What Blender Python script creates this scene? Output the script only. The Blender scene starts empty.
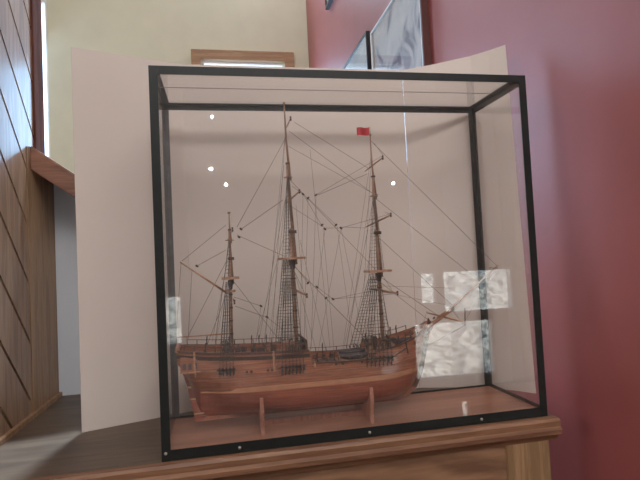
import bpy, math, random
from mathutils import Vector, Matrix
random.seed(7)
scene = bpy.context.scene
COL = scene.collection

# ------------------------------------------------------------------ camera
CAM = Vector((0.13002, -1.06215, 0.38252))
RIGHT = Vector((0.98015808, -0.19227062, -0.04818865))
UP = Vector((0.03915081, -0.05053347, 0.9979547))
FWD = Vector((0.19431251, 0.98003999, 0.04200324))
FPX = 504.67
cd = bpy.data.cameras.new('camera'); cam = bpy.data.objects.new('camera', cd); COL.objects.link(cam)
cd.sensor_fit = 'HORIZONTAL'; cd.sensor_width = 36.0; cd.lens = 36.0 * FPX / 640.0
cd.clip_start = 0.02; cd.clip_end = 200
m3 = Matrix((RIGHT, UP, -FWD)).transposed()
cam.matrix_world = Matrix.Translation(CAM) @ m3.to_4x4()
scene.camera = cam

# ------------------------------------------------------------------ view, world, lights
vs = scene.view_settings
scene.display_settings.display_device = 'sRGB'
vs.view_transform = 'Standard'; vs.look = 'None'; vs.gamma = 1.0; vs.use_curve_mapping = False
vs.exposure = 0.22
scene.cycles.transparent_max_bounces = 32
w = bpy.data.worlds.new('sky'); scene.world = w; w.use_nodes = True
bg = w.node_tree.nodes['Background']; bg.inputs['Color'].default_value = (0.66, 0.82, 1.0, 1); bg.inputs['Strength'].default_value = 3.4

def light_area(name, loc, target, sx, sy, power, color):
    d = bpy.data.lights.new(name, 'AREA'); d.shape = 'RECTANGLE'; d.size = sx; d.size_y = sy
    d.energy = power; d.color = color
    o = bpy.data.objects.new(name, d); COL.objects.link(o); o.location = loc
    o.rotation_euler = (Vector(target) - Vector(loc)).to_track_quat('-Z', 'Y').to_euler()
    return o
sd = bpy.data.lights.new('sun', 'SUN'); sd.energy = 17.0; sd.angle = 0.01; sd.color = (1, .95, .86)
so = bpy.data.objects.new('sun', sd); COL.objects.link(so)
so.rotation_euler = Vector((-0.8, -0.15, -0.6)).to_track_quat('-Z', 'Y').to_euler()   # from behind the building onto the bank outside
# daylight entering by the windows, plus added fill lamps
light_area('daylight_stair_window', (-1.8, 3.38, 1.9), (-0.4, 0.5, 0.7), 0.95, 1.7, 24, (0.42, 0.66, 1.0))
light_area('daylight_clerestory', (0.5, 3.38, 3.5), (-.3, 0.4, 0.5), 0.9, 0.9, 26, (0.62, 0.80, 1.0))
light_area('fill_rear_high', (0.6, -3.42, 3.1), (0.4, 0.3, 0.3), 3.4, 1.3, 90, (1.0, 0.90, 0.82))  # added fill for the backdrop board, set at a made-up high opening
light_area('daylight_back_window', (0.40, 3.40, 1.2), (0.0, 0.4, 0.9), 0.72, 1.7, 33, (0.30, 0.62, 1.0))
light_area('fill_side', (-3.12, -2.2, 1.3), (1.0, 0.3, 0.5), 1.2, 1.6, 26, (1.0, 0.90, 0.84))  # added to light the red wall, its window made up with it
light_area('daylight_skylight', (0.07, 1.7, 4.2), (-0.1, 0.5, 0.0), 0.34, 0.34, 27, (0.62, 0.80, 1.0)).data.spread = math.radians(45)

# ------------------------------------------------------------------ helpers
def at(px, py, Y=0.127):                      # point of the plane y = Y under a picture position
    d = RIGHT * ((px - 320) / FPX) + UP * ((240 - py) / FPX) + FWD
    return CAM + d * ((Y - CAM.y) / d.y)

class MB:
    def __init__(s): s.v = []; s.f = []
    def box(s, x0, x1, y0, y1, z0, z1):
        b = len(s.v)
        s.v += [(x, y, z) for z in (z0, z1) for y in (y0, y1) for x in (x0, x1)]
        s.f += [tuple(b + i for i in q) for q in ((0, 2, 3, 1), (4, 5, 7, 6), (0, 1, 5, 4), (2, 6, 7, 3), (0, 4, 6, 2), (1, 3, 7, 5))]
        return s
    def tube(s, pts, r, n=8):
        pts = [Vector(p) for p in pts]
        if not isinstance(r, (list, tuple)): r = [r] * len(pts)
        base = len(s.v); prev = None
        for i, p in enumerate(pts):
            t = (pts[min(i + 1, len(pts) - 1)] - pts[max(i - 1, 0)]).normalized()
            if prev is None:
                a = Vector((0, 0, 1)) if abs(t.z) < .9 else Vector((1, 0, 0))
                u = t.cross(a).normalized()
            else:
                u = (prev - t * prev.dot(t)).normalized()
            prev = u; v = t.cross(u)
            for k in range(n):
                an = 2 * math.pi * k / n
                s.v.append(tuple(p + (u * math.cos(an) + v * math.sin(an)) * r[i]))
        for i in range(len(pts) - 1):
            for k in range(n):
                a = base + i * n + k; b = base + i * n + (k + 1) % n
                s.f.append((a, b, b + n, a + n))
        s.f.append(tuple(base + k for k in reversed(range(n))))
        s.f.append(tuple(base + (len(pts) - 1) * n + k for k in range(n)))
        return s
    def prism(s, poly, axis, a0, a1):
        n = len(poly); b = len(s.v)
        for a in (a0, a1):
            for (u, v) in poly:
                s.v.append({'x': (a, u, v), 'y': (u, a, v), 'z': (u, v, a)}[axis])
        s.f.append(tuple(b + i for i in reversed(range(n)))); s.f.append(tuple(b + n + i for i in range(n)))
        for i in range(n):
            j = (i + 1) % n; s.f.append((b + i, b + j, b + n + j, b + n + i))
        return s
    def lathe(s, c, prof, n=16, axis='z'):
        b = len(s.v); c = Vector(c)
        for (r, h) in prof:
            for k in range(n):
                a = 2 * math.pi * k / n; u, v = r * math.cos(a), r * math.sin(a)
                s.v.append(tuple(c + Vector({'z': (u, v, h), 'y': (u, h, v), 'x': (h, u, v)}[axis])))
        for i in range(len(prof) - 1):
            for k in range(n):
                a = b + i * n + k; d = b + i * n + (k + 1) % n
                s.f.append((a, d, d + n, a + n))
        s.f.append(tuple(b + k for k in reversed(range(n)))); s.f.append(tuple(b + (len(prof) - 1) * n + k for k in range(n)))
        return s
    def grid(s, rows, closed=False):
        b = len(s.v); n = len(rows[0])
        for r in rows: s.v += [tuple(p) for p in r]
        for i in range(len(rows) - 1):
            for k in range(n if closed else n - 1):
                a = b + i * n + k; c = b + i * n + (k + 1) % n
                s.f.append((a, c, c + n, a + n))
        return s
    def build(s, name, mat, parent=None, bevel=0, smooth=False):
        me = bpy.data.meshes.new(name)
        off = Vector((0, 0, 0)); q = parent
        while q is not None: off += q.location; q = q.parent
        me.from_pydata([tuple(Vector(v) - off) for v in s.v], [], s.f); me.update()
        import bmesh
        bm = bmesh.new(); bm.from_mesh(me); bmesh.ops.recalc_face_normals(bm, faces=bm.faces)
        if bevel:
            bmesh.ops.bevel(bm, geom=[e for e in bm.edges if len(e.link_faces) == 2 and e.calc_face_angle(0) > .6], offset=bevel, segments=2, affect='EDGES', clamp_overlap=True)
        bm.to_mesh(me); bm.free()
        if smooth:
            for p in me.polygons: p.use_smooth = True
        me.materials.append(mat)
        o = bpy.data.objects.new(name, me); COL.objects.link(o)
        if parent is not None: o.parent = parent
        return o

def box(name, b, mat, parent=None, bevel=0): return MB().box(*b).build(name, mat, parent, bevel)
def tag(o, label, cat, group=None):
    o['label'] = label; o['category'] = cat
    if group: o['group'] = group
    return o
def thing(name, loc, label, cat, group=None):
    o = bpy.data.objects.new(name, None); COL.objects.link(o); o.location = loc; o.empty_display_size = .05
    return tag(o, label, cat, group)
def struct(o): o['kind'] = 'structure'; return o

# ------------------------------------------------------------------ materials
def newmat(name):
    m = bpy.data.materials.new(name); m.use_nodes = True
    return m, m.node_tree, m.node_tree.nodes['Principled BSDF']
def plain(name, c, rough=.6, metal=0, noise=0, nscale=20, spec=.5, bump=0):
    m, nt, p = newmat(name); p.inputs['Base Color'].default_value = (*c, 1)
    p.inputs['Roughness'].default_value = rough; p.inputs['Metallic'].default_value = metal
    p.inputs['Specular IOR Level'].default_value = spec
    if noise or bump:
        tc = nt.nodes.new('ShaderNodeTexCoord'); n = nt.nodes.new('ShaderNodeTexNoise')
        n.inputs['Scale'].default_value = nscale; n.inputs['Detail'].default_value = 4
        nt.links.new(tc.outputs['Object'], n.inputs['Vector'])
        if noise:
            r = nt.nodes.new('ShaderNodeValToRGB')
            r.color_ramp.elements[0].position = .3; r.color_ramp.elements[1].position = .7
            r.color_ramp.elements[0].color = (*[max(0, x * (1 - noise)) for x in c], 1)
            r.color_ramp.elements[1].color = (*[min(1, x * (1 + noise)) for x in c], 1)
            nt.links.new(n.outputs['Fac'], r.inputs['Fac']); nt.links.new(r.outputs['Color'], p.inputs['Base Color'])
        if bump:
            b = nt.nodes.new('ShaderNodeBump'); b.inputs['Strength'].default_value = bump; b.inputs['Distance'].default_value = .003
            nt.links.new(n.outputs['Fac'], b.inputs['Height']); nt.links.new(b.outputs['Normal'], p.inputs['Normal'])
    return m
def wood(name, c0, c1, axis='x', scale=10, rough=.4, stretch=12, coat=0, spec=.5, rings=3.0):
    m, nt, p = newmat(name)
    tc = nt.nodes.new('ShaderNodeTexCoord'); mp = nt.nodes.new('ShaderNodeMapping')
    sc = [stretch] * 3; sc['xyz'.index(axis)] = 1.0
    mp.inputs['Scale'].default_value = sc
    n1 = nt.nodes.new('ShaderNodeTexNoise'); n1.inputs['Scale'].default_value = scale * .35; n1.inputs['Detail'].default_value = 3; n1.inputs['Distortion'].default_value = .6
    mul = nt.nodes.new('ShaderNodeMath'); mul.operation = 'MULTIPLY'; mul.inputs[1].default_value = rings * 6
    sn = nt.nodes.new('ShaderNodeMath'); sn.operation = 'SINE'
    n2 = nt.nodes.new('ShaderNodeTexNoise'); n2.inputs['Scale'].default_value = scale * 2.5; n2.inputs['Detail'].default_value = 6
    ad = nt.nodes.new('ShaderNodeMath'); ad.operation = 'MULTIPLY_ADD'; ad.inputs[1].default_value = .22
    r = nt.nodes.new('ShaderNodeValToRGB'); r.color_ramp.elements[0].position = .3; r.color_ramp.elements[1].position = .85
    r.color_ramp.elements[0].color = (*c0, 1); r.color_ramp.elements[1].color = (*c1, 1)
    L = nt.links.new
    L(tc.outputs['Object'], mp.inputs['Vector']); L(mp.outputs[0], n1.inputs['Vector']); L(mp.outputs[0], n2.inputs['Vector'])
    L(n1.outputs['Fac'], mul.inputs[0]); L(mul.outputs[0], sn.inputs[0]); L(sn.outputs[0], ad.inputs[0]); L(n2.outputs['Fac'], ad.inputs[2])
    L(ad.outputs[0], r.inputs['Fac']); L(r.outputs['Color'], p.inputs['Base Color'])
    p.inputs['Roughness'].default_value = rough; p.inputs['Coat Weight'].default_value = coat; p.inputs['Coat Roughness'].default_value = .15
    p.inputs['Specular IOR Level'].default_value = spec
    b = nt.nodes.new('ShaderNodeBump'); b.inputs['Strength'].default_value = .15; b.inputs['Distance'].default_value = .001
    L(ad.outputs[0], b.inputs['Height']); L(b.outputs['Normal'], p.inputs['Normal'])
    return m
def glass_mat(name, tint=(1, 1, 1), f0=.045, veil=0.0):
    m = bpy.data.materials.new(name); m.use_nodes = True; nt = m.node_tree; nt.nodes.clear(); L = nt.links.new
    out = nt.nodes.new('ShaderNodeOutputMaterial'); tr = nt.nodes.new('ShaderNodeBsdfTransparent'); gl = nt.nodes.new('ShaderNodeBsdfGlossy')
    gl.inputs['Roughness'].default_value = .004; tr.inputs['Color'].default_value = (*tint, 1)
    lw = nt.nodes.new('ShaderNodeLayerWeight'); lw.inputs['Blend'].default_value = .5
    pw = nt.nodes.new('ShaderNodeMath'); pw.operation = 'POWER'; pw.inputs[1].default_value = 5
    ma = nt.nodes.new('ShaderNodeMath'); ma.operation = 'MULTIPLY_ADD'; ma.inputs[1].default_value = 1 - f0; ma.inputs[2].default_value = f0
    mx = nt.nodes.new('ShaderNodeMixShader')
    L(lw.outputs['Facing'], pw.inputs[0]); L(pw.outputs[0], ma.inputs[0]); L(ma.outputs[0], mx.inputs['Fac'])
    L(tr.outputs[0], mx.inputs[1]); L(gl.outputs[0], mx.inputs[2])
    if veil:
        df = nt.nodes.new('ShaderNodeBsdfDiffuse'); df.inputs['Color'].default_value = (.8, .77, .75, 1)  # pale diffuse mix paints in the veil of reflected room light
        m2 = nt.nodes.new('ShaderNodeMixShader'); m2.inputs['Fac'].default_value = veil
        L(mx.outputs[0], m2.inputs[1]); L(df.outputs[0], m2.inputs[2]); L(m2.outputs[0], out.inputs['Surface'])
    else: L(mx.outputs[0], out.inputs['Surface'])
    return m
def emit(name, c, s):
    m = bpy.data.materials.new(name); m.use_nodes = True; nt = m.node_tree; nt.nodes.clear()
    o = nt.nodes.new('ShaderNodeOutputMaterial'); e = nt.nodes.new('ShaderNodeEmission')
    e.inputs['Color'].default_value = (*c, 1); e.inputs['Strength'].default_value = s; nt.links.new(e.outputs[0], o.inputs[0]); return m

M = dict(
    cream=plain('cream_plaster', (.74, .69, .51), .8, noise=.03, nscale=6),
    red=plain('red_painted_plaster', (.31, .08, .072), .42, noise=.05, nscale=5, bump=.25, spec=.5),
    white_wall=plain('white_plaster', (.62, .62, .63), .8, noise=.02, nscale=8),
    rear=plain('rear_plaster', (.50, .42, .38), .8, noise=.03),
    ceiling=plain('ceiling_plaster', (.7, .68, .63), .9, noise=.02),
    floor=wood('floor_boards', (.13, .07, .04), (.24, .14, .08), 'y', 4),
    plank=wood('varnished_plank', (.22, .12, .062), (.35, .205, .115), 'z', 8, rough=.5, spec=.9, coat=.3),
    groove=plain('groove_dark_gap', (.012, .02, .015), .8),  # near-black backing between the boards
    casing=wood('oak_casing', (.24, .13, .065), (.38, .22, .115), 'z', 8, rough=.45),
    darktrim=wood('dark_red_trim', (.09, .034, .022), (.15, .06, .04), 'z', 8, rough=.8, spec=.03),
    rail=wood('handrail_wood', (.16, .065, .038), (.25, .11, .065), 'x', 8, rough=.45),
    shelf=wood('dark_shelf_top', (.07, .045, .028), (.125, .085, .055), 'x', 6, rough=.42, stretch=10),
    oakx=wood('oak_moulding', (.15, .065, .033), (.25, .12, .062), 'x', 6, rough=.55, stretch=14),
    oakpanel=wood('oak_panel', (.13, .06, .03), (.27, .14, .075), 'x', 4, rough=.5, stretch=7, rings=5),
    oakz=wood('oak_stile', (.20, .11, .05), (.33, .19, .095), 'z', 7, rough=.5, stretch=14),
    board=plain('foam_board', (.63, .54, .48), .75, noise=.015, nscale=5, spec=.3),
    black=plain('black_painted_metal', (.010, .011, .010), .45, noise=.2, nscale=90, spec=.28),
    greybar=plain('sheen_grey_metal', (.10, .095, .09), .35, noise=.2, nscale=60),  # grey paints in light reflected by the rear-left upright
    screw=plain('steel_screw', (.55, .54, .48), .3, metal=1),
    seam=plain('pane_joint', (.20, .16, .13), .5),
    base=wood('case_floor_veneer', (.28, .12, .075), (.40, .185, .115), 'x', 5, rough=.3, stretch=8),
    glass=glass_mat('clear_pane', (1, .995, .99), .05, .008),
    winglass=glass_mat('window_pane', (.97, .98, .99), .04),
    hull=None,
    spar=wood('spar_wood', (.18, .085, .048), (.38, .20, .12), 'z', 60, rough=.45, stretch=6),
    sparx=wood('light_spar_wood', (.28, .13, .07), (.46, .24, .14), 'x', 60, rough=.45, stretch=6),
    darkwood=plain('dark_fitting_wood', (.05, .026, .018), .5, noise=.3, nscale=80),
    deck=wood('deck_planking', (.22, .12, .07), (.33, .19, .11), 'x', 40, rough=.5),
    rope=plain('tarred_rope', (.055, .045, .038), .9),
    roped=plain('running_rope', (.17, .12, .085), .9),
    block=plain('block_wood', (.06, .03, .02), .6),
    gold=plain('gilt', (.65, .48, .25), .3, metal=.8),
    red_flag=plain('red_cloth', (.55, .03, .04), .8),
    cradle=wood('cradle_wood', (.26, .10, .065), (.38, .165, .11), 'z', 20, rough=.4),
    boat=plain('boat_paint', (.06, .05, .055), .5, noise=.2, nscale=60),
    blackframe=plain('black_picture_frame', (.015, .013, .015), .35),
    whiteframe=plain('white_picture_frame', (.75, .74, .72), .4),
    shadededge=plain('shaded_frame_side', (.10, .028, .022), .5),  # brown puts the shade on the white frame's near side into colour
    oakframe=wood('pale_oak_frame', (.36, .20, .10), (.50, .30, .16), 'x', 6, rough=.5),
    lampbody=plain('lamp_metal', (.5, .5, .5), .3, metal=1),
    bulb=emit('bulb_glow', (1, .93, .8), 170),
    reveal=plain('white_paint', (.8, .8, .8), .5),
)
# hull planking: thin dark seams along the length, redder below the wale
def hull_material():
    m, nt, p = newmat('hull_planking'); L = nt.links.new
    tc = nt.nodes.new('ShaderNodeTexCoord'); sp = nt.nodes.new('ShaderNodeSeparateXYZ'); L(tc.outputs['Object'], sp.inputs[0])
    n = nt.nodes.new('ShaderNodeTexNoise'); mp = nt.nodes.new('ShaderNodeMapping'); mp.inputs['Scale'].default_value = (6, 6, 60)
    L(tc.outputs['Object'], mp.inputs['Vector']); L(mp.outputs[0], n.inputs['Vector']); n.inputs['Scale'].default_value = 3; n.inputs['Detail'].default_value = 5
    r = nt.nodes.new('ShaderNodeValToRGB'); e = r.color_ramp.elements
    e[0].position = .35; e[0].color = (.21, .069, .034, 1); e[1].position = .7; e[1].color = (.37, .14, .076, 1)
    L(n.outputs['Fac'], r.inputs['Fac'])
    r2 = nt.nodes.new('ShaderNodeValToRGB'); e = r2.color_ramp.elements
    e[0].position = .35; e[0].color = (.22, .054, .030, 1); e[1].position = .7; e[1].color = (.33, .09, .052, 1)
    L(n.outputs['Fac'], r2.inputs['Fac'])
    gt = nt.nodes.new('ShaderNodeMath'); gt.operation = 'GREATER_THAN'; gt.inputs[1].default_value = .068; L(sp.outputs['Z'], gt.inputs[0])
    mx = nt.nodes.new('ShaderNodeMix'); mx.data_type = 'RGBA'
    L(gt.outputs[0], mx.inputs['Factor']); L(r2.outputs['Color'], mx.inputs['A']); L(r.outputs['Color'], mx.inputs['B'])
    ml = nt.nodes.new('ShaderNodeMath'); ml.operation = 'MULTIPLY'; ml.inputs[1].default_value = 1 / .0052; L(sp.outputs['Z'], ml.inputs[0])
    fr = nt.nodes.new('ShaderNodeMath'); fr.operation = 'FRACT'; L(ml.outputs[0], fr.inputs[0])
    lt = nt.nodes.new('ShaderNodeMath'); lt.operation = 'LESS_THAN'; lt.inputs[1].default_value = .14; L(fr.outputs[0], lt.inputs[0])
    sc = nt.nodes.new('ShaderNodeMath'); sc.operation = 'MULTIPLY'; sc.inputs[1].default_value = .65; L(lt.outputs[0], sc.inputs[0])
    m2 = nt.nodes.new('ShaderNodeMix'); m2.data_type = 'RGBA'; m2.inputs['B'].default_value = (.06, .025, .018, 1)
    L(sc.outputs[0], m2.inputs['Factor']); L(mx.outputs['Result'], m2.inputs['A']); L(m2.outputs['Result'], p.inputs['Base Color'])
    b = nt.nodes.new('ShaderNodeBump'); b.inputs['Strength'].default_value = .4; b.inputs['Distance'].default_value = .0008; b.invert = True
    L(lt.outputs[0], b.inputs['Height']); L(b.outputs['Normal'], p.inputs['Normal'])
    p.inputs['Roughness'].default_value = .28; p.inputs['Coat Weight'].default_value = .6; p.inputs['Coat Roughness'].default_value = .12
    return m
M['hull'] = hull_material()

# ------------------------------------------------------------------ room shell
FZ = -1.25; CZ = 4.3; YB = 3.45; YR = -3.5
struct(box('floor', (-3.3, 4.2, YR - .1, YB + .1, FZ - .1, FZ), M['floor']))
struct(box('ceiling', (-3.3, 4.2, YR - .1, YB + .1, CZ, CZ + .1), M['ceiling']))
def wall_y(name, y0, y1, x0, x1, z0, z1, holes, mat):     # wall facing y with rectangular openings
    mb = MB(); xs = sorted({x0, x1, *[h[0] for h in holes], *[h[1] for h in holes]}); zs = sorted({z0, z1, *[h[2] for h in holes], *[h[3] for h in holes]})
    for i in range(len(xs) - 1):
        for j in range(len(zs) - 1):
            cx, cz = (xs[i] + xs[i + 1]) / 2, (zs[j] + zs[j + 1]) / 2
            if any(h[0] < cx < h[1] and h[2] < cz < h[3] for h in holes): continue
            mb.box(xs[i], xs[i + 1], y0, y1, zs[j], zs[j + 1])
    return struct(mb.build(name, mat))
back_holes = [(-2.35, -1.225, .9, 2.7), (-.2, .98, 3.0, 4.0), (.029, .775, .35, 2.217)]
rear_holes = [(-.62, -.21, -.29, .15), (1.99, 2.165, -.09, .235), (2.225, 2.98, -.19, .235), (1.90, 2.74, -.80, -.25), (2.34, 2.45, -1.22, -1.02), (-1.1, 2.3, 2.45, 3.75)]  # low slot added for a reflected floor streak, wide high one for fill
wall_y('wall_back', YB, YB + .12, -3.3, 4.2, FZ, CZ, back_holes, M['cream'])
wall_y('wall_rear', YR - .12, YR, -3.3, 4.2, FZ, CZ, rear_holes, M['rear'])
struct(box('wall_right', (1.0, 1.12, -.30, YB, FZ, CZ), M['red']))
struct(box('wall_far_right', (4.1, 4.2, YR, YB, FZ, CZ), M['rear']))
mb = MB().box(-3.3, -3.2, YR, -2.8, FZ, CZ).box(-3.3, -3.2, -1.6, YB, FZ, CZ).box(-3.3, -3.2, -2.8, -1.6, FZ, .5).box(-3.3, -3.2, -2.8, -1.6, 2.1, CZ)
struct(mb.build('wall_far_left', M['cream']))
wf = struct(MB().box(-3.27, -3.22, -2.8, -2.77, .5, 2.1).box(-3.27, -3.22, -1.63, -1.6, .5, 2.1).box(-3.27, -3.22, -2.77, -1.63, .5, .53).box(-3.27, -3.22, -2.77, -1.63, 2.07, 2.1).build('window_10', M['reveal']))  # unseen window, added to hold the side fill
box('pane', (-3.248, -3.242, -2.77, -1.63, .53, 2.07), M['winglass'], wf)
sk = struct(MB().box(-.13, .27, 1.5, 1.53, CZ - .03, CZ).box(-.13, .27, 1.87, 1.90, CZ - .03, CZ).box(-.13, -.10, 1.53, 1.87, CZ - .03, CZ).box(.24, .27, 1.53, 1.87, CZ - .03, CZ).build('window_11', M['reveal']))
# windows: frame and pane in every opening
wn = 0
for (ys, side, hs) in ((YB, 1, back_holes), (YR, -1, rear_holes)):
    for (a, b, c, d) in hs:
        wn += 1
        ya, yb = sorted((ys + side * .02, ys + side * .07)); fw = .02
        mb = MB().box(a, a + fw, ya, yb, c, d).box(b - fw, b, ya, yb, c, d).box(a + fw, b - fw, ya, yb, c, c + fw).box(a + fw, b - fw, ya, yb, d - fw, d)
        if b - a > 1.2 and side < 0: mb.box((a + b) / 2 - .02, (a + b) / 2 + .02, ya, yb, c + fw, d - fw)
        o = struct(mb.build('window_%d' % wn, M['reveal']))
        g = MB().box(a + fw, b - fw, (ya + yb) / 2 - .003, (ya + yb) / 2 + .003, c + fw, d - fw).build('pane', M['winglass'], o)
# outside ground and a pale stony bank
def outside():
    m, nt, p = newmat('pale_rock'); L = nt.links.new
    tc = nt.nodes.new('ShaderNodeTexCoord'); n = nt.nodes.new('ShaderNodeTexNoise'); n.inputs['Scale'].default_value = 11; n.inputs['Detail'].default_value = 8
    L(tc.outputs['Object'], n.inputs['Vector']); r = nt.nodes.new('ShaderNodeValToRGB'); e = r.color_ramp.elements
    e[0].position = .40; e[0].color = (.30, .31, .28, 1); e[1].position = .56; e[1].color = (.82, .82, .76, 1)
    L(n.outputs['Fac'], r.inputs['Fac']); L(r.outputs['Color'], p.inputs['Base Color']); p.inputs['Roughness'].default_value = .9
    rows = []
    for i in range(40):
        y = -3.63 - i * .19
        rows.append([(-6 + k * .25, y, FZ - .05 + max(0, i - 4) * .055 + min(i * .015, .10) * math.sin(k * 1.3 + i * .7) * math.sin(i * .9 + k * .31) + random.uniform(-.07, .07) * min(1, i * .2)) for k in range(64)])
    o = struct(MB().grid(rows).build('ground_outside', m)); o['kind'] = 'structure'
outside()

# left side: plank wall with diagonal boards, casing, sloping rail, low white wall
def clip(poly, n, c):              # keep n.p <= c
    out = []
    for i in range(len(poly)):
        a, b = poly[i], poly[(i + 1) % len(poly)]; da, db = n.dot(a) - c, n.dot(b) - c
        if da <= 0: out.append(a)
        if da * db < 0: out.append(a + (b - a) * (da / (da - db)))
    return out
wall = struct(box('wall_left', (-.47, -.391, -.2, .53, FZ, 3.0), M['groove']))
pa = Vector((.293, .994))                    # the seams run down at 45 degrees, in (y, z)
DIRV = Vector((1, -1)).normalized(); NRM = Vector((-DIRV.y, DIRV.x))
if NRM.x < 0: NRM = -NRM
pitch = .1135; c0 = NRM.dot(pa)
mb = MB()
for k in range(-42, 46):
    lo, hi = c0 + k * pitch + .0045, c0 + (k + 1) * pitch - .0045
    poly = [Vector((-.2, .0)), Vector((.53, .0)), Vector((.53, 3.0)), Vector((-.2, 3.0))]
    poly = clip(poly, NRM, hi)
    if len(poly) > 2: poly = clip(poly, -NRM, -lo)
    if len(poly) > 2: mb.prism([(p.x, p.y) for p in poly], 'x', -.391, -.385)
struct(mb.build('trim_1', M['plank']))                                     # the diagonal boarding
struct(box('trim_2', (-.43, -.383, .445, .672, .0, .74), M['casing'], bevel=.002))
struct(box('trim_3', (-.43, -.380, .508, .588, .74, 3.0), M['darktrim'], bevel=.002))
struct(box('baseboard_left', (-.385, -.374, -.2, .672, .0, .012), M['casing']))
# guard wall and its sloping rail, running down to the right behind the board
a = at(31, 146, .47); b = at(74, 174, .47); sl = (b.z - a.z) / (b.x - a.x)
x2 = .95; x_ = -.384
def zr(x): return a.z + sl * (x - a.x)
c = at(74, 190, .47); th = b.z - c.z + .022
struct(MB().prism([(x_, zr(x_)), (.2, zr(.2)), (.2, zr(.2) - th), (x_, zr(x_) - th)], 'y', .47, .68).build('trim_4', M['rail'], bevel=.003))
struct(MB().prism([(x_ - .03, -.0), (.2, -.0), (.2, zr(.2) - th + .03), (x_ - .03, zr(x_ - .03) - th + .03)], 'y', .673, .70).build('wall_guard', M['white_wall']))

# ------------------------------------------------------------------ cabinet with the shelf top
cab = thing('display_cabinet', (.24, .33, FZ), 'oak cabinet with dark top and panelled front, carrying the glass case', 'cabinet')
mb = MB().prism([(-.018, 0), (-.022, -.006), (-.020, -.018), (-.026, -.024), (-.024, -.034), (-.012, -.040), (-.006, -.052), (.02, -.052), (.02, -.0045), (-.0005, -.0045), (-.0005, 0)], 'x', -.384, .873)
mb.build('moulding', M['oakx'], cab, smooth=False)
MB().prism([(.873, -.004), (.879, -.024), (.873, -.034), (.866, -.04), (.856, -.052), (.84, -.052), (.84, -.004)], 'y', .0, .66).build('moulding', M['oakx'], cab)
box('top', (-.384, .872, 0, .672, -.004, 0.0), M['shelf'], cab)
box('carcass', (-.384, .850, .006, .66, FZ, -.0042), M['oakz'], cab)
box('stile', (.744, .852, -.006, .006, FZ + .02, -.050), M['oakz'], cab, .0015)
box('stile', (-.384, -.28, -.006, .006, FZ + .02, -.050), M['oakz'], cab, .0015)
box('door_panel', (-.28, .744, -.001, .006, FZ + .06, -.050), M['oakpanel'], cab)
box('plinth', (-.384, .852, -.012, .006, FZ, FZ + .06), M['oakx'], cab)

# ------------------------------------------------------------------ folded backdrop board
HB = .941
bd = thing('backdrop_board', (.35, .34, 0), 'tall pale three-fold board standing behind and around the glass case', 'board')
def panel(p, q, t=.004):
    p = Vector((*p, 0)); q = Vector((*q, 0)); n = Vector((-(q - p).y, (q - p).x, 0)).normalized() * t
    if n.y < 0: n = -n
    return MB().prism([(p.x, p.y), (q.x, q.y), (q.x + n.x, q.y + n.y), (p.x + n.x, p.y + n.y)], 'z', .0005, HB)
panel((-.212, .255), (.045, .345)).build('side_panel', M['board'], bd)
panel((.0455, .3455), (.6835, .3455)).build('centre_panel', M['board'], bd)
rp = MB(); RP = [(.6845, .3455, .941), (.775, .313, .950), (.866, .267, .958), (.902, .230, .9595), (.931, .190, .960)]; nn = Vector((.18, .248, 0)).normalized() * .004
RB = [(.6845, .3455), (.775, .313), (.866, .267), (.910, .222), (.945, .174)]       # foot of the panel
rp.grid([[(bx, by, .0005), (x, y, z), (x + nn.x, y + nn.y, z), (bx + nn.x, by + nn.y, .0005)] for (x, y, z), (bx, by) in zip(RP, RB)], closed=True)
rp.f += [(0, 1, 2, 3), (19, 18, 17, 16)]
rp.build('side_panel', M['board'], bd)

# ------------------------------------------------------------------ glass case
W, D, H = .8565, .2549, .80
case = thing('display_case', (W / 2, D / 2, 0), 'glass display case with black metal frame standing on the cabinet top', 'display case')
t = .0022; lw = .0175; bw = .015
def L2(axis, lo, hi, corner, du, dv, wu, wv, mat='black'):       # angle section; corner=(u,v), legs go du*wu and dv*wv
    u, v = corner
    poly = [(u, v), (u + du * wu, v), (u + du * wu, v + dv * t), (u + du * t, v + dv * t), (u + du * t, v + dv * wv), (u, v + dv * wv)]
    return MB().prism(poly, axis, lo, hi).build('frame_bar', M[mat], case)
for (yy, dy, ww) in ((0, 1, lw), (D, -1, bw)):
    L2('z', .0006, H - .0001, (0, yy), 1, dy, ww, lw * .8, 'greybar' if dy < 0 else 'black')
    L2('z', .0006, H - .0001, (W, yy), -1, dy, ww, lw * .8)
    # x bars: section in (y,z)
    L2('x', t, W - t, (yy + dy * .0004, H), dy, -1, lw * .8, ww)
    L2('x', t, W - t, (yy + dy * .0004, .001), dy, 1, lw * .8, ww + (.003 if dy > 0 else 0))
for (xx, dx) in ((0, 1), (W, -1)):
    L2('y', t, D - t, (xx + dx * .0004, H - .0004), dx, -1, lw, lw)
    L2('y', t, D - t, (xx + dx * .0004, .0014), dx, 1, lw, lw)
gt = .003; e = t + .001
box('glass_pane', (e, W - e, e, e + gt, .0118, H - t - .0005), M['glass'], case)
box('glass_pane', (e, e + gt, e + gt + .0003, D - e - gt - .0003, .0118, H - t - gt - .001), M['glass'], case)
box('glass_pane', (W - e - gt, W - e, e + gt + .0003, D - e - gt - .0003, .0118, H - t - gt - .001), M['glass'], case)
box('glass_pane', (e + gt + .001, W - e - gt - .001, e + gt + .001, D - e - gt - .001, H - t - gt - .0005, H - t - .0005), M['glass'], case)
box('pane_joint', (e + .006, W - e - .006, .1115, .1130, H - t - gt - .0018, H - t - gt - .0005), M['seam'], case)
box('case_floor', (e, W - e, e, D - e, .003, .0115), M['base'], case)
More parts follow.
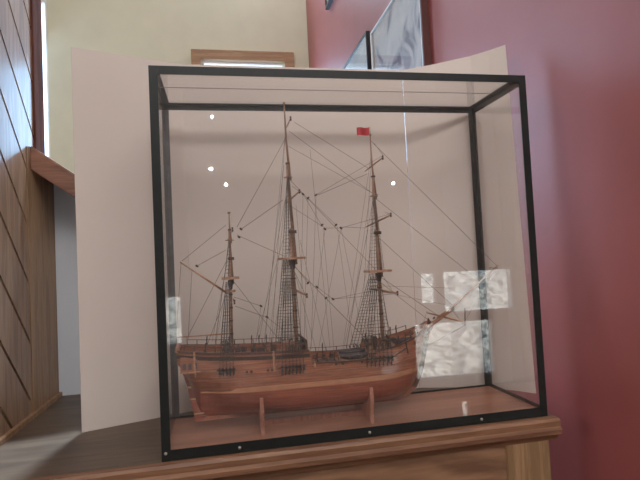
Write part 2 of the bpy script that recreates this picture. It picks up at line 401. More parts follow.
for (sx, sz) in ((.153, .0105), (.429, .0105), (.691, .0105), (.008, .016)):
    MB().lathe((sx, 0, sz), [(.0001, -.0022), (.002, -.0018), (.0032, -.0004), (.0032, .0006)], 12, 'y').build('screw', M['screw'], case, smooth=True)

# ------------------------------------------------------------------ ship model
CY = .127
SHIPZ = .0
ship = thing('model_ship', (.32, CY, .04), 'brown wooden three-masted model sailing ship with bare rigged masts inside the glass case', 'model ship')
def lerp(x, tab):
    if x <= tab[0][0]: return tab[0][1]
    for (a, fa), (b, fb) in zip(tab, tab[1:]):
        if x <= b:
            u = (x - a) / (b - a); return fa + (fb - fa) * u
    return tab[-1][1]
HBm = [(.028, .043), (.06, .056), (.12, .066), (.22, .073), (.40, .075), (.48, .073), (.53, .067), (.565, .055), (.59, .038), (.605, .024), (.614, .013), (.620, .007), (.625, .003)]
KL = [(.028, .168), (.036, .154), (.044, .140), (.052, .118), (.062, .082), (.072, .050), (.085, .045), (.12, .043), (.52, .043), (.555, .050), (.58, .072), (.597, .105), (.610, .150), (.618, .180), (.625, .205)]
SH = [(.028, .203), (.10, .195), (.20, .189), (.316, .186), (.320, .158), (.40, .155), (.468, .157), (.472, .172), (.52, .178), (.57, .191), (.60, .203), (.625, .222)]
NN = [(.028, 1.6), (.09, 1.3), (.18, 2.2), (.30, 3.0), (.50, 2.8), (.58, 1.9), (.616, 1.4)]
MM = [(.028, .8), (.07, 1.3), (.12, .95), (.18, .7), (.28, .52), (.50, .55), (.58, .7), (.616, .9)]
ZW = [(.028, .175), (.09, .15), (.16, .122), (.30, .105), (.48, .108), (.56, .13), (.616, .2)]
def half(x, z):
    k, zw, b, s = lerp(x, KL), lerp(x, ZW), lerp(x, HBm), lerp(x, SH)
    if z < zw:
        v = max(0, (z - k) / max(1e-4, zw - k)); return b * (1 - (1 - v) ** lerp(x, NN)) ** lerp(x, MM)
    v = (z - zw) / .08; return b * (1 - .12 * v ** 1.4)
def sidept(x, z, side, out=0): return (x, CY + side * (half(x, z) + out), z)
xs = [.028, .034, .04, .05, .06, .066, .070, .074, .08, .09] + [.10 + .02 * i for i in range(11)] + [.312, .316, .3165, .320, .34, .36, .38, .40, .42, .44, .46, .468, .472, .48, .50, .52, .535, .55, .56, .57, .58, .588, .595, .601, .606, .610, .613, .616, .620, .625]
rows = []
for x in xs:
    k, s = lerp(x, KL), lerp(x, SH); N = 16; row = []
    th_ = min(.003, lerp(x, HBm) * .6)
    dz = max(s - .022, k + .004)
    zs = [k + (s - k) * (i / N) ** 1.15 for i in range(N + 1)]
    right = [(x, CY - half(x, z), z) for z in zs]
    inner = [(x, CY - max(.0006, half(x, s) - th_), s), (x, CY - max(.0005, half(x, dz) - th_), dz)]
    half_row = right + inner
    row = half_row + [(p[0], 2 * CY - p[1], p[2]) for p in reversed(half_row)]
    rows.append(row)
hb = MB().grid(rows, closed=True)
# transom
n = len(rows[0]); hb.f.append(tuple(range(n)))
hull = hb.build('hull', M['hull'], ship)
dk = MB()
dk.grid([[(x, CY - (half(x, lerp(x, SH) - .016) - .0015), lerp(x, SH) - .016 if x < .316 or x > .471 else .139), (x, CY + (half(x, lerp(x, SH) - .016) - .0015), lerp(x, SH) - .016 if x < .316 or x > .471 else .139)] for x in xs if .034 < x < .60])
dk.build('deck', M['deck'], ship)
def strip(name, x0, x1, zf, hgt, out, mat, parent=ship, step=.01):
    for side in (-1, 1):
        rws = []; n_ = max(2, int((x1 - x0) / step))
        for i in range(n_ + 1):
            x = x0 + (x1 - x0) * i / n_; z = zf(x)
            y0 = half(x, z) * .97; y1_ = half(x, z) + out
            rws.append([(x, CY + side * y0, z), (x, CY + side * y1_, z), (x, CY + side * y1_, z + hgt), (x, CY + side * y0, z + hgt)])
        mb = MB().grid(rws, closed=True); mb.f.append((0, 1, 2, 3)); b0 = len(mb.v) - 4; mb.f.append((b0 + 3, b0 + 2, b0 + 1, b0))
        mb.build(name, mat, parent)
M['wale'] = plain('wale_wood', (.38, .17, .09), .35, noise=.15, nscale=50)
M['walered'] = plain('upper_wale_wood', (.26, .10, .06), .35, noise=.15, nscale=50)
strip('wale', .076, .600, lambda x: .106 + .00 * x + max(0, x - .5) * .10, .010, .0018, M['wale'])
strip('wale', .05, .604, lambda x: .134 + max(0, x - .5) * .15, .004, .0018, M['walered'])
M['railm'] = plain('rail_wood', (.10, .038, .026), .4, noise=.2, nscale=60)
strip('rail', .028, .316, lambda x: lerp(x, SH) - .004, .005, .0028, M['railm'])
strip('rail', .028, .316, lambda x: lerp(x, SH) - .016, .008, .0012, M['darkwood'])
strip('rail', .322, .468, lambda x: lerp(x, SH) - .003, .004, .0028, M['railm'])
strip('rail', .474, .606, lambda x: lerp(x, SH) - .003, .004, .0028, M['railm'])
# keel, stem, sternpost, rudder
MB().prism([(.078, .036), (.54, .036), (.565, .043), (.586, .060), (.603, .092), (.617, .145), (.634, .215), (.629, .226), (.618, .190), (.600, .125), (.578, .075), (.552, .052), (.52, .0445), (.078, .0445)], 'y', CY - .0025, CY + .0025).build('keel', M['walered'], ship)
MB().prism([(.060, .036), (.0785, .036), (.0755, .050), (.056, .118), (.043, .150), (.034, .150), (.044, .120)], 'y', CY - .0022, CY + .0022).build('rudder', M['hull'], ship)
for z, rx in ((.052, .058), (.085, .050), (.112, .043)):
    box('rudder_iron', (rx, rx + .022, CY - .0035, CY + .0035, z, z + .003), M['gold'], ship)
MB().prism([(.578, .066), (.588, .062), (.606, .094), (.6195, .145), (.636, .215), (.631, .229), (.620, .200), (.604, .128), (.590, .086)], 'y', CY - .0034, CY + .0034).build('stem', M['railm'], ship)
# head knee and figure under the bowsprit
MB().tube([(.612, CY, .178), (.628, CY, .188), (.640, CY, .206), (.644, CY, .218)], [.004, .004, .003, .002], 8).build('figurehead', M['wale'], ship, smooth=True)
for s in (-1, 1):
    MB().tube([(.585, CY + s * .036, .186), (.61, CY + s * .02, .190), (.638, CY + s * .003, .206)], .0014, 6).build('head_rail', M['railm'], ship)
# quarter galleries and stern windows
for s in (-1, 1):
    y0 = CY + s * .050; y1_ = CY + s * .059
    ya, yb = min(y0, y1_), max(y0, y1_)
    g = MB().prism([(.036, .158), (.048, .152), (.066, .154), (.078, .160), (.078, .180), (.068, .186), (.036, .190)], 'y', ya, yb).build('quarter_gallery', M['hull'], ship, bevel=.0015)
    for k in range(3):
        yy = (ya - .0006, ya + .0006) if s < 0 else (yb - .0006, yb + .0006)
        box('gallery_window', (.041 + k * .0118, .048 + k * .0118, yy[0], yy[1], .163, .177), M['boat'], g)
    box('gallery_moulding', (.035, .079, ya - .001, yb + .001, .156, .1585), M['wale'], g)
for k in range(5):
    box('stern_window', (.0265, .0285, CY - .036 + k * .0155, CY - .026 + k * .0155, .178, .192), M['boat'], ship)
MB().prism([(CY - .047, .200), (CY - .04, .208), (CY, .213), (CY + .04, .208), (CY + .047, .200)], 'x', .0255, .031).build('taffrail', M['wale'], ship)
# fenders and gunports on the side, channels
for x in (.066, .236, .326):
    for s in (-1, 1):
        pts = [sidept(x, z, s, .0015) for z in [.146 + (lerp(x, SH) + .002 - .146) * i / 6 for i in range(7)]]
        MB().tube(pts, .0026, 6).build('fender', M['sparx'], ship)
for x in (.12, .135, .176, .186, .222, .231, .375, .39, .435):
    for s in (-1, 1):
        p = sidept(x, .150, s); yy = sorted((p[1] - s * .002, p[1] + s * .0014))
        box('gunport', (x - .0026, x + .0026, yy[0], yy[1], .1475, .1525), M['darkwood'], ship)
def channel(x0, x1, z):
    res = []
    for s in (-1, 1):
        b = (half((x0 + x1) / 2, z)); yy = sorted((CY + s * (b - .003), CY + s * (b + .008)))
        box('channel', (x0, x1, yy[0], yy[1], z, z + .0022), M['darkwood'], ship)

# masts -------------------------------------------------------------
def spar(pts, r, name, mat, parent): return MB().tube(pts, r, 10).build(name, mat, parent, smooth=True)
def platform(x, z, l, wd, parent, name='mast_top', th=.0028, mat=None):
    poly = [(x - l * .5, CY - wd), (x + l * .25, CY - wd), (x + l * .48, CY - wd * .6), (x + l * .52, CY), (x + l * .48, CY + wd * .6), (x + l * .25, CY + wd), (x - l * .5, CY + wd)]
    return MB().prism(poly, 'z', z, z + th * 1.9).build(name, mat or M['sparx'], parent, bevel=.0005)
def mast(x0, x1, zb, zplat, zcap, zct, ztop, r, tl):
    def X(z): return x0 + (x1 - x0) * (z - zb) / (ztop - zb)
    mroot = spar([(X(zb), CY, zb - .012), (X(zplat), CY, zplat), (X(zcap), CY, zcap)], [r, r * .85, r * .7], 'mast', M['spar'], ship)
    sx = r * 1.5
    spar([(X(zplat - .012) + sx, CY, zplat - .012), (X(zct), CY, zct), (X(zct) , CY, zct + (zcap - zplat) * .5)], [r * .85, r * .72, r * .6], 'topmast', M['spar'], mroot)
    spar([(X(zct - .008) + sx * .7, CY, zct - .008), (X(zct + .06) , CY, zct + (ztop - zct) * .5), (X(ztop), CY, ztop)], [r * .62, r * .5, r * .32], 'topgallant_mast', M['spar'], mroot)
    platform(X(zplat), zplat, tl, .027, mroot)
    box('mast_cap', (X(zcap) - r * 1.1, X(zcap) + sx + r, CY - r, CY + r, zcap - .003, zcap + .004), M['darkwood'], mroot)
    mb = MB()
    for d in (-.005, .004): mb.box(X(zct) + d, X(zct) + d + .002, CY - .017, CY + .017, zct, zct + .002)
    mb.box(X(zct) - .010, X(zct) + .010, CY - .004, CY - .002, zct - .002, zct).box(X(zct) - .010, X(zct) + .010, CY + .002, CY + .004, zct - .002, zct)
    mb.build('crosstrees', M['spar'], mroot)
    box('mast_cap', (X(zct) - r * .8, X(zct) + r * 1.1, CY - r * .8, CY + r * .8, zct + (zcap - zplat) * .5 - .002, zct + (zcap - zplat) * .5 + .002), M['darkwood'], mroot)
    # iron and rope bands, cheeks below the top
    for i in range(5):
        z = zb + (zplat - zb) * (.12 + .17 * i)
        MB().lathe((X(z), CY, z), [(r * .8, -.0018), (r * 1.18, -.0016), (r * 1.18, .0016), (r * .8, .0018)], 10).build('mast_band', M['darkwood'], mroot)
    MB().tube([(X(zplat), CY, zplat - .022), (X(zplat), CY, zplat - .002)], [r * 1.1, r * 1.7], 10).build('mast_cheeks', M['darkwood'], mroot)
    MB().lathe((X(zcap), CY, zcap), [(.0001, .004), (r * .9, .004), (r * .7, .008), (.0001, .010)], 10).build('mast_cap', M['spar'], mroot)
    MB().lathe((X(ztop), CY, ztop), [(.0001, -.0026), (.0036, -.0014), (.0036, .0018), (.0001, .0030)], 10).build('truck', M['spar'], mroot)
    return mroot, X
DZ = .172
mizzen, XZ = mast(.147, .153, .175, .351, .398, .442, .505, .0038, .040)
main, XM = mast(.298, .294, .165, .390, .455, .587, .766, .0052, .062)
fore, XF = mast(.510, .505, .16, .349, .445, .537, .689, .0048, .062)
platform(XZ(.322), .321, .022, .012, mizzen, 'mast_cheeks')

def yard(parent, x, z, hn, hf, r, dx=0.0, dzn=0.0, near_fit=True, mat=None):
    p0 = Vector((x + dx, CY - hn, z + dzn)); p1 = Vector((x - dx, CY + hf, z)); pm = Vector((x, CY, z + dzn * .5))
    o = spar([p0, p0.lerp(pm, .5), pm, pm.lerp(p1, .5), p1], [r * .5, r * .85, r, r * .85, r * .5], 'yard', mat or M['sparx'], parent)
    if near_fit: MB().tube([p0 + Vector((0, .004, -.005)), p0 + Vector((0, .004, .005))], .0022, 6).build('yardarm_block', M['block'], parent)
    return o
yard(main, .300, .713, .058, .045, .0016)
yard(main, .303, .532, .075, .070, .0024, .007, .010)
yard(main, .304, .322, .085, .080, .0030, .010, -.014)
yard(fore, .509, .608, .062, .055, .0020, .006, .012)
yard(fore, .513, .466, .080, .075, .0026, .008, .016)
yard(fore, .516, .304, .088, .080, .0032, .008, -.003)
yard(mizzen, .158, .462, .062, .050, .0018)
yard(mizzen, .156, .302, .060, .055, .0020)
# gaff and boom of the mizzen, ensign-less
spar([at(180, 262), at(227, 293)], [.0016, .0028], 'gaff', M['sparx'], mizzen)
spar([(.016, CY, .2265), (.147, CY, .2265)], [.0012, .0022], 'boom', M['sparx'], mizzen)
# bowsprit, jib boom, spritsail yard
bs = spar([(.575, CY, .176), at(423, 330), at(453, 309)], [.0055, .0052, .0040], 'bowsprit', M['sparx'], ship)
spar([at(436, 318) + Vector((0, -.005, .0)), at(453, 307) + Vector((0, -.003, .002)), at(498, 265)], [.0026, .0028, .0013], 'jib_boom', M['sparx'], bs)
box('bowsprit_cap', (at(452, 309).x - .003, at(452, 309).x + .003, CY - .007, CY + .006, at(452, 309).z - .006, at(452, 309).z + .007), M['darkwood'], bs)
spar([(.682, .034, .2245), (.672, .127, .2285), (.662, .205, .232)], [.0016, .0026, .0016], 'spritsail_yard', M['sparx'], bs)
MB().tube([at(465, 326, .036), at(465, 308, .036)], .0011, 6).build('yard_lift', M['block'], bs)
MB().tube([(.816, CY - .02, at(492, 268).z), (.816, CY + .02, at(492, 268).z)], .001, 6).build('jib_spreader', M['block'], bs)

# flag
fo = at(370, 132)
rws = []
for i in range(9):
    u = i / 8; x = fo.x - .002 - u * .032
    rws.append([(x, CY + .004 * math.sin(u * 6), fo.z - .008 - .001 * u + j * .0195 / 4 + .0 * u) for j in range(5)])
fg = MB().grid(rws); fl = fg.build('flag', M['red_flag'], ship)
sm = fl.modifiers.new('thickness', 'SOLIDIFY'); sm.thickness = .0006
MB().tube([(fo.x, CY, .686), (fo.x, CY, fo.z + .013)], .0009, 6).build('flagstaff', M['spar'], ship)

# shrouds with ratlines -----------------------------------------------
RR = .00062
def shrouds(top, x0, x1, zb, nsh, side, yb, topw=.004, ratl=.0078, r=RR, name='shroud'):
    mb = MB(); T = Vector(top); feet = []
    for i in range(nsh):
        fx = x0 + (x1 - x0) * i / max(1, nsh - 1)
        f = Vector((fx, CY + side * yb, zb)); feet.append(f)
        tp = T + Vector(((i / max(1, nsh - 1) - .5) * topw, side * .004, 0)); 
        mb.tube([f, tp], r, 5)
    z = zb + ratl
    while z < top[2] - .012:
        u = (z - zb) / (top[2] - zb)
        a_ = feet[0].lerp(T + Vector((-topw * .5, side * .004, 0)), u); b_ = feet[-1].lerp(T + Vector((topw * .5, side * .004, 0)), u)
        mb.tube([a_, b_], r * .62, 4); z += ratl
    o = mb.build(name, M['rope'], ship)
    return feet
def gear(feet, side, length=.022):
    for f in feet:                                   # deadeyes and chain plates at every shroud foot
        MB().lathe((f.x, f.y, f.z), [(.0001, -.0014), (.0023, -.0011), (.0023, .0011), (.0001, .0014)], 8, 'y').build('deadeye', M['block'], ship)
    mb = MB()
    for f in feet: mb.tube([f + Vector((0, 0, -.001)), Vector((f.x, CY + side * (half(f.x, f.z - length) + .0012), f.z - length))], .0011, 4)
    for f in feet: mb.box(f.x - .0022, f.x + .0022, f.y - side * 0 - .002, f.y + .002, f.z - .012, f.z - .007)
    mb.build('chain_plates', M['rope'], ship)
for s in (-1, 1):
    f = shrouds((XM(.39) - .010, CY, .392), .252, .300, .158, 7, s, .083, topw=.022, r=.0007); gear(f, s, .022)
    f = shrouds((XF(.345) - .010, CY, .347), .446, .505, .160, 7, s, .080, topw=.022, r=.0007); gear(f, s, .024)
    f = shrouds((XZ(.34) - .005, CY, .345), .118, .148, .163, 5, s, .077, topw=.010); gear(f, s, .018)
    shrouds((XM(.585), CY, .586), XM(.397) - .020, XM(.397) + .006, .397, 4, s, .026, ratl=.0085, r=.0005)
    shrouds((XF(.535), CY, .536), XF(.35) - .018, XF(.35) + .006, .352, 4, s, .026, ratl=.0085, r=.0005)
    shrouds((XZ(.44), CY, .441), XZ(.357) - .013, XZ(.357) + .004, .357, 3, s, .024, ratl=.0085, r=.0005)
    # backstays
    for (xt, zt, xf, zf_) in ((XM(.58), .587, .236, .16), (XM(.7), .70, .226, .16), (XM(.45), .455, .243, .16), (XF(.53), .537, .436, .158), (XF(.64), .64, .428, .158), (XZ(.44), .442, .108, .197)):
        MB().tube([(xt, CY, zt), (xf, CY + s * .082, zf_)], .00036, 5).build('backstay', M['rope'], ship)
channel(.244, .306, .153); channel(.444, .510, .155); channel(.112, .152, .158)

# stays and running rigging, drawn on the centre line of the ship
def rope(a, b, r=.0006, sag=0.0, ya=CY, yb=CY, name='stay', mat='roped'):
    A = at(*a, ya); B = at(*b, yb); C_ = (A + B) / 2 - Vector((0, 0, sag))
    MB().tube([A, A.lerp(C_, .5) - Vector((0, 0, sag * .25)), C_, C_.lerp(B, .5) - Vector((0, 0, sag * .25)), B] if sag else [A, B], r, 5).build(name, M[mat], ship)
for a_, b_, r_ in [((226, 225), (182, 261), .0006), ((226, 250), (195, 267), .0006), ((284, 141), (237, 227), .0006), ((283, 200), (240, 230), .0007), ((237, 235), (286, 257), .0006),
                   ((231, 278), (283, 345), .0006), ((290, 262), (372, 345), .0007),
                   ((294, 122), (368, 168), .0006), ((289, 131), (372, 193), .0006), ((288, 146), (374, 194), .0005), ((290, 180), (376, 270), .0006),
                   ((371, 141), (497, 266), .0006), ((375, 198), (480, 281), .0006), ((377, 236), (452, 305), .0006), ((379, 276), (440, 317), .0007), ((380, 282), (432, 323), .0006)]:
    rope(a_, b_, r_)
for a_, b_, r_, ya, yb in [((318, 195), (367, 174), .0006, .10, .16), ((316, 195), (382, 156), .0005, .09, .065), ((341, 227), (366, 228), .0005, .15, .20), ((341, 228), (390, 214), .0005, .09, .05),
                   ((292, 186), (303, 194), .0006, .127, .127), ((303, 194), (322, 226), .0005, .127, .12), ((308, 198), (336, 225), .0005, .12, .12), ((292, 207), (325, 228), .0005, .127, .12), ((325, 228), (341, 228), .0005, .12, .12),
                   ((308, 283), (294, 265), .0006, .12, .127), ((317, 287), (333, 299), .0005, .12, .12), ((333, 299), (371, 291), .0005, .16, .20), ((333, 299), (393, 294), .0005, .09, .04),
                   ((226, 262), (186, 340), .0006, .127, .14), ((228, 290), (206, 348), .0006, .127, .12), ((181, 263), (176, 338), .0005, .127, .13), ((192, 270), (188, 340), .0005, .127, .12),
                   ((234, 297), (261, 306), .0006, .127, .12), ((235, 306), (268, 318), .0006, .127, .12), ((268, 318), (286, 332), .0005, .12, .12), ((261, 306), (256, 342), .0004, .12, .12),
                   ((385, 212), (390, 214), .0005, .127, .05), ((378, 268), (393, 292), .0005, .127, .04), ((290, 262), (306, 296), .0005, .127, .045),
                   ((382, 286), (450, 288), .0004, .127, .127), ((382, 292), (452, 306), .0004, .05, .127), ((383, 155), (374, 143), .0005, .065, .127), ((452, 309), (464, 326), .0005, .127, .036),
                   ((427, 311), (418, 340), .0005, .205, .127), ((464, 326), (416, 352), .0004, .036, .10), ((497, 267), (463, 324), .0004, .127, .04)]:
    rope(a_, b_, r_, ya=ya, yb=yb, name='line')
for a_, b_ in [((308, 198), (304, 346)), ((316, 197), (311, 350)), ((323, 229), (334, 350)), ((325, 229), (310, 352)), ((337, 226), (354, 352)), ((341, 228), (318, 352)), ((341, 228), (366, 352)),
               ((303, 195), (300, 344)), ((292, 262), (316, 350)), ((310, 150), (330, 348)), ((300, 240), (326, 350)), ((368, 230), (343, 352)), ((370, 196), (346, 352)), ((371, 250), (350, 350)), ((296, 205), (308, 352)),
               ((285, 200), (259, 340)), ((284, 165), (264, 342)), ((283, 240), (256, 340)), ((228, 258), (212, 342)), ((227, 282), (216, 343)), ((378, 298), (398, 350)), ((384, 300), (392, 346))]:
    rope(a_, b_, .00042, ya=CY, yb=CY - .045 + random.uniform(0, .09), name='line')
for (bx, by) in [(303, 194), (308, 198), (316, 195), (322, 225), (325, 229), (336, 225), (341, 228), (308, 283), (317, 287), (326, 298), (333, 299), (241, 229), (239, 237), (261, 306), (267, 317), (197, 266), (434, 318), (430, 322)]:
    p = at(bx, by, .12); d = Vector((.003, 0, -.0025 if bx % 2 else .0025))
    MB().tube([p - d, p - d * .4, p + d * .4, p + d], [.0012, .0025, .0025, .0012], 7).build('block', M['block'], ship)
# deck fittings --------------------------------------------------------
dq = .176; dw = .139; df = .162
def fit(name, b, mat, bev=.0006): return box(name, b, M[mat], ship, bev)
fit('companion_hatch', (.262, .292, CY - .014, CY + .014, dq - .005, dq + .022), 'hull')
fit('skylight', (.190, .222, CY - .012, CY + .012, dq - .002, dq + .014), 'darkwood')
fit('binnacle', (.168, .178, CY - .008, CY + .008, dq, dq + .018), 'darkwood')
fit('capstan', (.236, .248, CY - .006, CY + .006, dq - .002, dq + .018), 'darkwood')
fit('main_hatch', (.35, .39, CY - .02, CY + .02, dw - .002, dw + .008), 'darkwood')
fit('windlass', (.545, .556, CY - .03, CY + .03, df + .006, df + .022), 'darkwood')
fit('galley_stack', (.484, .494, CY - .005, CY + .005, df, df + .032), 'darkwood')
MB().prism([(.318, .172), (.318, .202), (.312, .208), (.302, .214), (.300, .211), (.310, .204), (.313, .198), (.313, .172)], 'y', CY - .032, CY + .03).build('belfry', M['darkwood'], ship)
w_ = MB()
for k in range(8):
    an = math.pi * k / 4; w_.tube([(.112, CY, .198), (.112, CY + .013 * math.cos(an), .198 + .013 * math.sin(an))], .0007, 5)
ring = [(.112, CY + .0105 * math.cos(math.pi * k / 10), .198 + .0105 * math.sin(math.pi * k / 10)) for k in range(21)]
w_.tube(ring, .0009, 5); w_.build('steering_wheel', M['spar'], ship)
# hand rails with stanchions along the upper decks
for s in (-1, 1):
    for (xa, xb, n_, hh) in ((.045, .31, 13, .012), (.328, .462, 6, .010), (.478, .585, 6, .012)):
        mb = MB()
        for k in range(n_):
            x = xa + (xb - xa) * k / (n_ - 1); z = lerp(x, SH); y = CY + s * (half(x, z) - .001)
            mb.box(x - .0009, x + .0009, y - .0009, y + .0009, z, z + hh)
        mb.tube([(xa + (xb - xa) * k / 8, CY + s * (half(xa + (xb - xa) * k / 8, lerp(xa + (xb - xa) * k / 8, SH)) - .001), lerp(xa + (xb - xa) * k / 8, SH) + hh) for k in range(9)], .0008, 5)
        mb.build('stanchion_rail', M['railm'], ship)
for x in (.09, .142, .196, .214, .232, .333, .372, .484, .528, .548, .562):
    for s in (-1, 1):
        z = lerp(x, SH); y = CY + s * (half(x, z) - .002)
        MB().tube([(x, y, z - .004), (x, y, z + .010), (x, y, z + .014), (x + .001, y, z + .021)], [.0012, .0012, .0018, .0012], 6).build('swivel_gun', M['darkwood'], ship)
# dead-end pins with red ends at the fore shrouds
for k in range(5):
    x = .452 + k * .011; z = .174
    MB().tube([(x, CY - .066, .160), (x, CY - .066, z + .006)], .0014, 6).build('belaying_pin', M['walered'], ship)
for k in range(9):                                   # guns on their carriages and coils of rope below the rails
    x = (.334, .352, .372, .392, .06, .085, .172, .200, .225)[k]; zd = dw if k < 4 else dq
    for s in (-1, 1):
        y = CY + s * (half(x, zd + .01) - .014)
        g = MB().tube([(x, y - s * .010, zd + .010), (x, y + s * .008, zd + .011)], [.0032, .0022], 8).build('deck_gun', M['boat'], ship)
        box('carriage', (x - .0035, x + .0035, y - .007, y + .006, zd + .001, zd + .007), M['darkwood'], g)
for k in range(14):
    x = (.128, .136, .144, .152, .268, .277, .286, .295, .458, .468, .478, .488, .498, .506)[k]
    for s in (-1, 1):
        z = lerp(x, SH) + .004; y = CY + s * (half(x, lerp(x, SH)) - .004)
        MB().tube([(x + .0026 * math.cos(a), y, z + .005 * math.sin(a)) for a in [math.pi * j / 5 for j in range(11)]], .0011, 5).build('rope_coil', M['rope'], ship)
for (x, l, h_) in ((.135, .016, .020), (.160, .012, .014), (.282, .012, .018), (.308, .010, .02), (.470, .010, .020), (.522, .012, .024)):
    box('pin_rack', (x - l / 2, x + l / 2, CY - .022, CY + .022, (dq if x < .32 else df) + h_ - .004, (dq if x < .32 else df) + h_), M['darkwood'], ship, .0005)
    for j in range(6):
        MB().tube([(x - l * .3 + l * .12 * j, CY - .020 + .008 * j, (dq if x < .32 else df) - .001), (x - l * .3 + l * .12 * j, CY - .020 + .008 * j, (dq if x < .32 else df) + h_ + .008)], .0012, 5).build('belaying_pin', M['darkwood'], ship)
# boats in the waist
def boat(x0, x1, yc, z, wd, nm='ship_boat'):
    rws = []
    for i in range(13):
        u = i / 12; x = x0 + (x1 - x0) * u; b = wd * (math.sin(math.pi * min(1, u * .88 + .10)) ** .6); dp = .012 * (1 - (2 * u - 1) ** 4 * .4); sz = z + .003 * (2 * u - 1) ** 2
        rws.append([(x, yc + b * math.cos(a__), sz + .012 - dp * math.sin(a__)) for a__ in [math.pi * j / 10 for j in range(11)]] + [(x, yc - b * .85 * math.cos(a__), sz + .012 - dp * .85 * math.sin(a__)) for a__ in [math.pi * j / 10 for j in range(11)]])
    mb = MB().grid(rws, closed=True); o = mb.build(nm, M['boat'], ship)
    t_ = MB()
    for u in (.3, .5, .7): t_.box(x0 + (x1 - x0) * u - .002, x0 + (x1 - x0) * u + .002, yc - wd * .85, yc + wd * .85, z + .007, z + .0085)
    t_.build('thwart', M['deck'], o)
boat(.395, .465, CY - .026, .148, .014); boat(.40, .468, CY + .014, .150, .014); boat(.52, .575, CY - .03, .176, .010)
# anchors at the bow
for s in (-1, 1):
    A = Vector(sidept(.548, .172, s, .004)); B = Vector(sidept(.500, .150, s, .004))
    an = MB().tube([A, B], .0014, 6); an.tube([A + Vector((-.002, 0, .012)), A + Vector((.002, 0, -.014))], .0018, 6)
    an.tube([B + Vector((.008, 0, .012)), B + Vector((-.001, 0, .004)), B + Vector((-.002, 0, -.004)), B + Vector((.008, 0, -.012))], [.0008, .0014, .0014, .0008], 6)
    an.build('anchor', M['darkwood'], ship)
    MB().tube([sidept(.575, .180, s, -.002), sidept(.566, .188, s, .014)], .0018, 6).build('cathead', M['wale'], ship)

# cradle ---------------------------------------------------------------
cr = thing('display_cradle', (.33, CY, .0118), 'reddish wooden cradle holding up the hull of the model ship', 'stand')
for x in (.205, .452):
    pts = [(CY - .078, .0118), (CY - .074, .030), (CY - .082, .062), (CY - .077, .092)]
    zs = [.100 - .004 * i for i in range(15)]
    inner = [(CY - (half(x, z) + .0012), z) for z in [.092, .085, .078, .07, .062, .056, .052, .049, .0465] if z > lerp(x, KL)]
    left = pts + inner + [(CY - .0032, .035)]
    poly = left + [(2 * CY - p[0], p[1]) for p in reversed(left)]
    MB().prism(poly, 'x', x - .004, x + .004).build('cradle_frame', M['cradle'], cr, bevel=.0008)
box('stretcher', (.209, .448, CY - .005, CY + .005, .0118, .024), M['cradle'], cr)

# ------------------------------------------------------------------ pictures
def picture_x(name, y0, y1, z0, z1, fm, label, art, side=None, fw=.012, dp=.03):      # on the right wall, facing -x
    r = thing(name, (1.0, (y0 + y1) / 2, z0), label, 'picture', 'pictures on the red wall')
    x = 1.0
    mb = MB().box(x - dp, x, y0, y0 + fw, z0, z1).box(x - dp, x, y1 - fw, y1, z0, z1).box(x - dp, x, y0 + fw, y1 - fw, z0, z0 + fw).box(x - dp, x, y0 + fw, y1 - fw, z1 - fw, z1)
    mb.build('frame', fm, r)
    box('picture_sheet', (x - dp * .6, x - .004, y0 + fw, y1 - fw, z0 + fw, z1 - fw), art, r)
    box('picture_glass', (x - dp * .85, x - dp * .7, y0 + fw, y1 - fw, z0 + fw, z1 - fw), M['picglass'], r)
    if side: box('frame_edge', (x - dp - .001, x, y0 - .012, y0 - .0002, z0, z1), side, r)
    return r
M['picglass'] = glass_mat('picture_glass', (.97, .97, .97), .05)
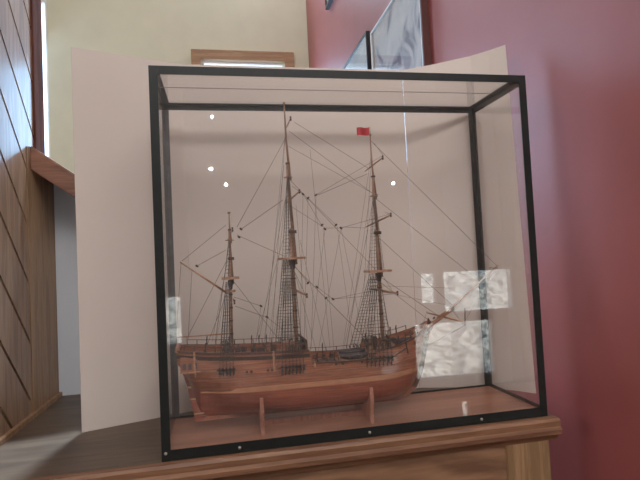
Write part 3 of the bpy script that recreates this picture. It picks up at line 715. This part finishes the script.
def art(name, cols, scale, seed=0):
    m, nt, p = newmat(name); L = nt.links.new
    tc = nt.nodes.new('ShaderNodeTexCoord'); n = nt.nodes.new('ShaderNodeTexNoise'); n.inputs['Scale'].default_value = scale; n.inputs['Detail'].default_value = 3; n.inputs['Distortion'].default_value = 1.2
    mp = nt.nodes.new('ShaderNodeMapping'); mp.inputs['Location'].default_value = (seed, seed, seed); L(tc.outputs['Object'], mp.inputs[0]); L(mp.outputs[0], n.inputs['Vector'])
    r = nt.nodes.new('ShaderNodeValToRGB'); r.color_ramp.interpolation = 'EASE'
    while len(r.color_ramp.elements) < len(cols): r.color_ramp.elements.new(.5)
    for e_, (ps, c_) in zip(r.color_ramp.elements, cols): e_.position = ps; e_.color = (*c_, 1)
    L(n.outputs['Fac'], r.inputs['Fac']); L(r.outputs['Color'], p.inputs['Base Color']); p.inputs['Roughness'].default_value = .6
    return m
A1 = art('blue_grey_print', [(.36, (.16, .17, .27)), (.43, (.42, .43, .52)), (.50, (.66, .64, .68)), (.7, (.80, .76, .77))], 5)
A2 = art('pale_print', [(.35, (.62, .68, .70)), (.6, (.80, .84, .85))], 3, 4)
picture_x('framed_picture', 1.605, 2.30, .95, 1.661, M['blackframe'], 'black-framed picture on the red wall, behind the larger pale print', A2, dp=.022, fw=.012)
picture_x('framed_picture', .835, 1.505, .80, 1.60, M['whiteframe'], 'largest framed print on the red wall, pale with blue-grey shapes', A1, side=M['shadededge'], fw=.008)
picture_x('framed_picture', 2.10, 2.545, 2.258, 2.75, M['blackframe'], 'highest picture on the red wall, only its lower corner in view', A2, dp=.03, fw=.018)
x0, x1_, z0, z1_ = -.056, .860, .265, 2.302; fw = .085      # oak casing round the hidden window of the back wall
struct(MB().box(x0, x0 + fw, YB - .03, YB + .001, z0, z1_).box(x1_ - fw, x1_, YB - .03, YB + .001, z0, z1_).box(x0 + fw, x1_ - fw, YB - .03, YB + .001, z0, z0 + fw).box(x0 + fw, x1_ - fw, YB - .03, YB + .001, z1_ - fw, z1_).build('trim_5', M['oakframe'], bevel=.004))

# ------------------------------------------------------------------ spot lamps on the rear wall
for (lx, lz, lb) in ((.104, 1.690, 'small spot lamp on the rear wall, highest of the four'), (.077, 1.232, 'small spot lamp on the rear wall, below the highest one'), (.200, 1.090, 'small spot lamp on the rear wall, lowest of the left three'), (1.735, 1.075, 'small spot lamp on the rear wall, standing apart to the right')):
    r = thing('spot_lamp', (lx, YR, lz), lb, 'lamp', 'spot lamps on the rear wall')
    MB().lathe((lx, YR + .001, lz), [(.001, 0), (.025, 0), (.025, .012), (.008, .014), (.008, .05), (.03, .06), (.034, .11), (.030, .11)], 16, 'y').build('lamp_body', M['lampbody'], r, smooth=True)
    MB().lathe((lx, YR + .112, lz), [(.001, 0), (.013, .001), (.013, .006), (.007, .012), (.001, .014)], 14, 'y').build('bulb', M['bulb'], r, smooth=True)
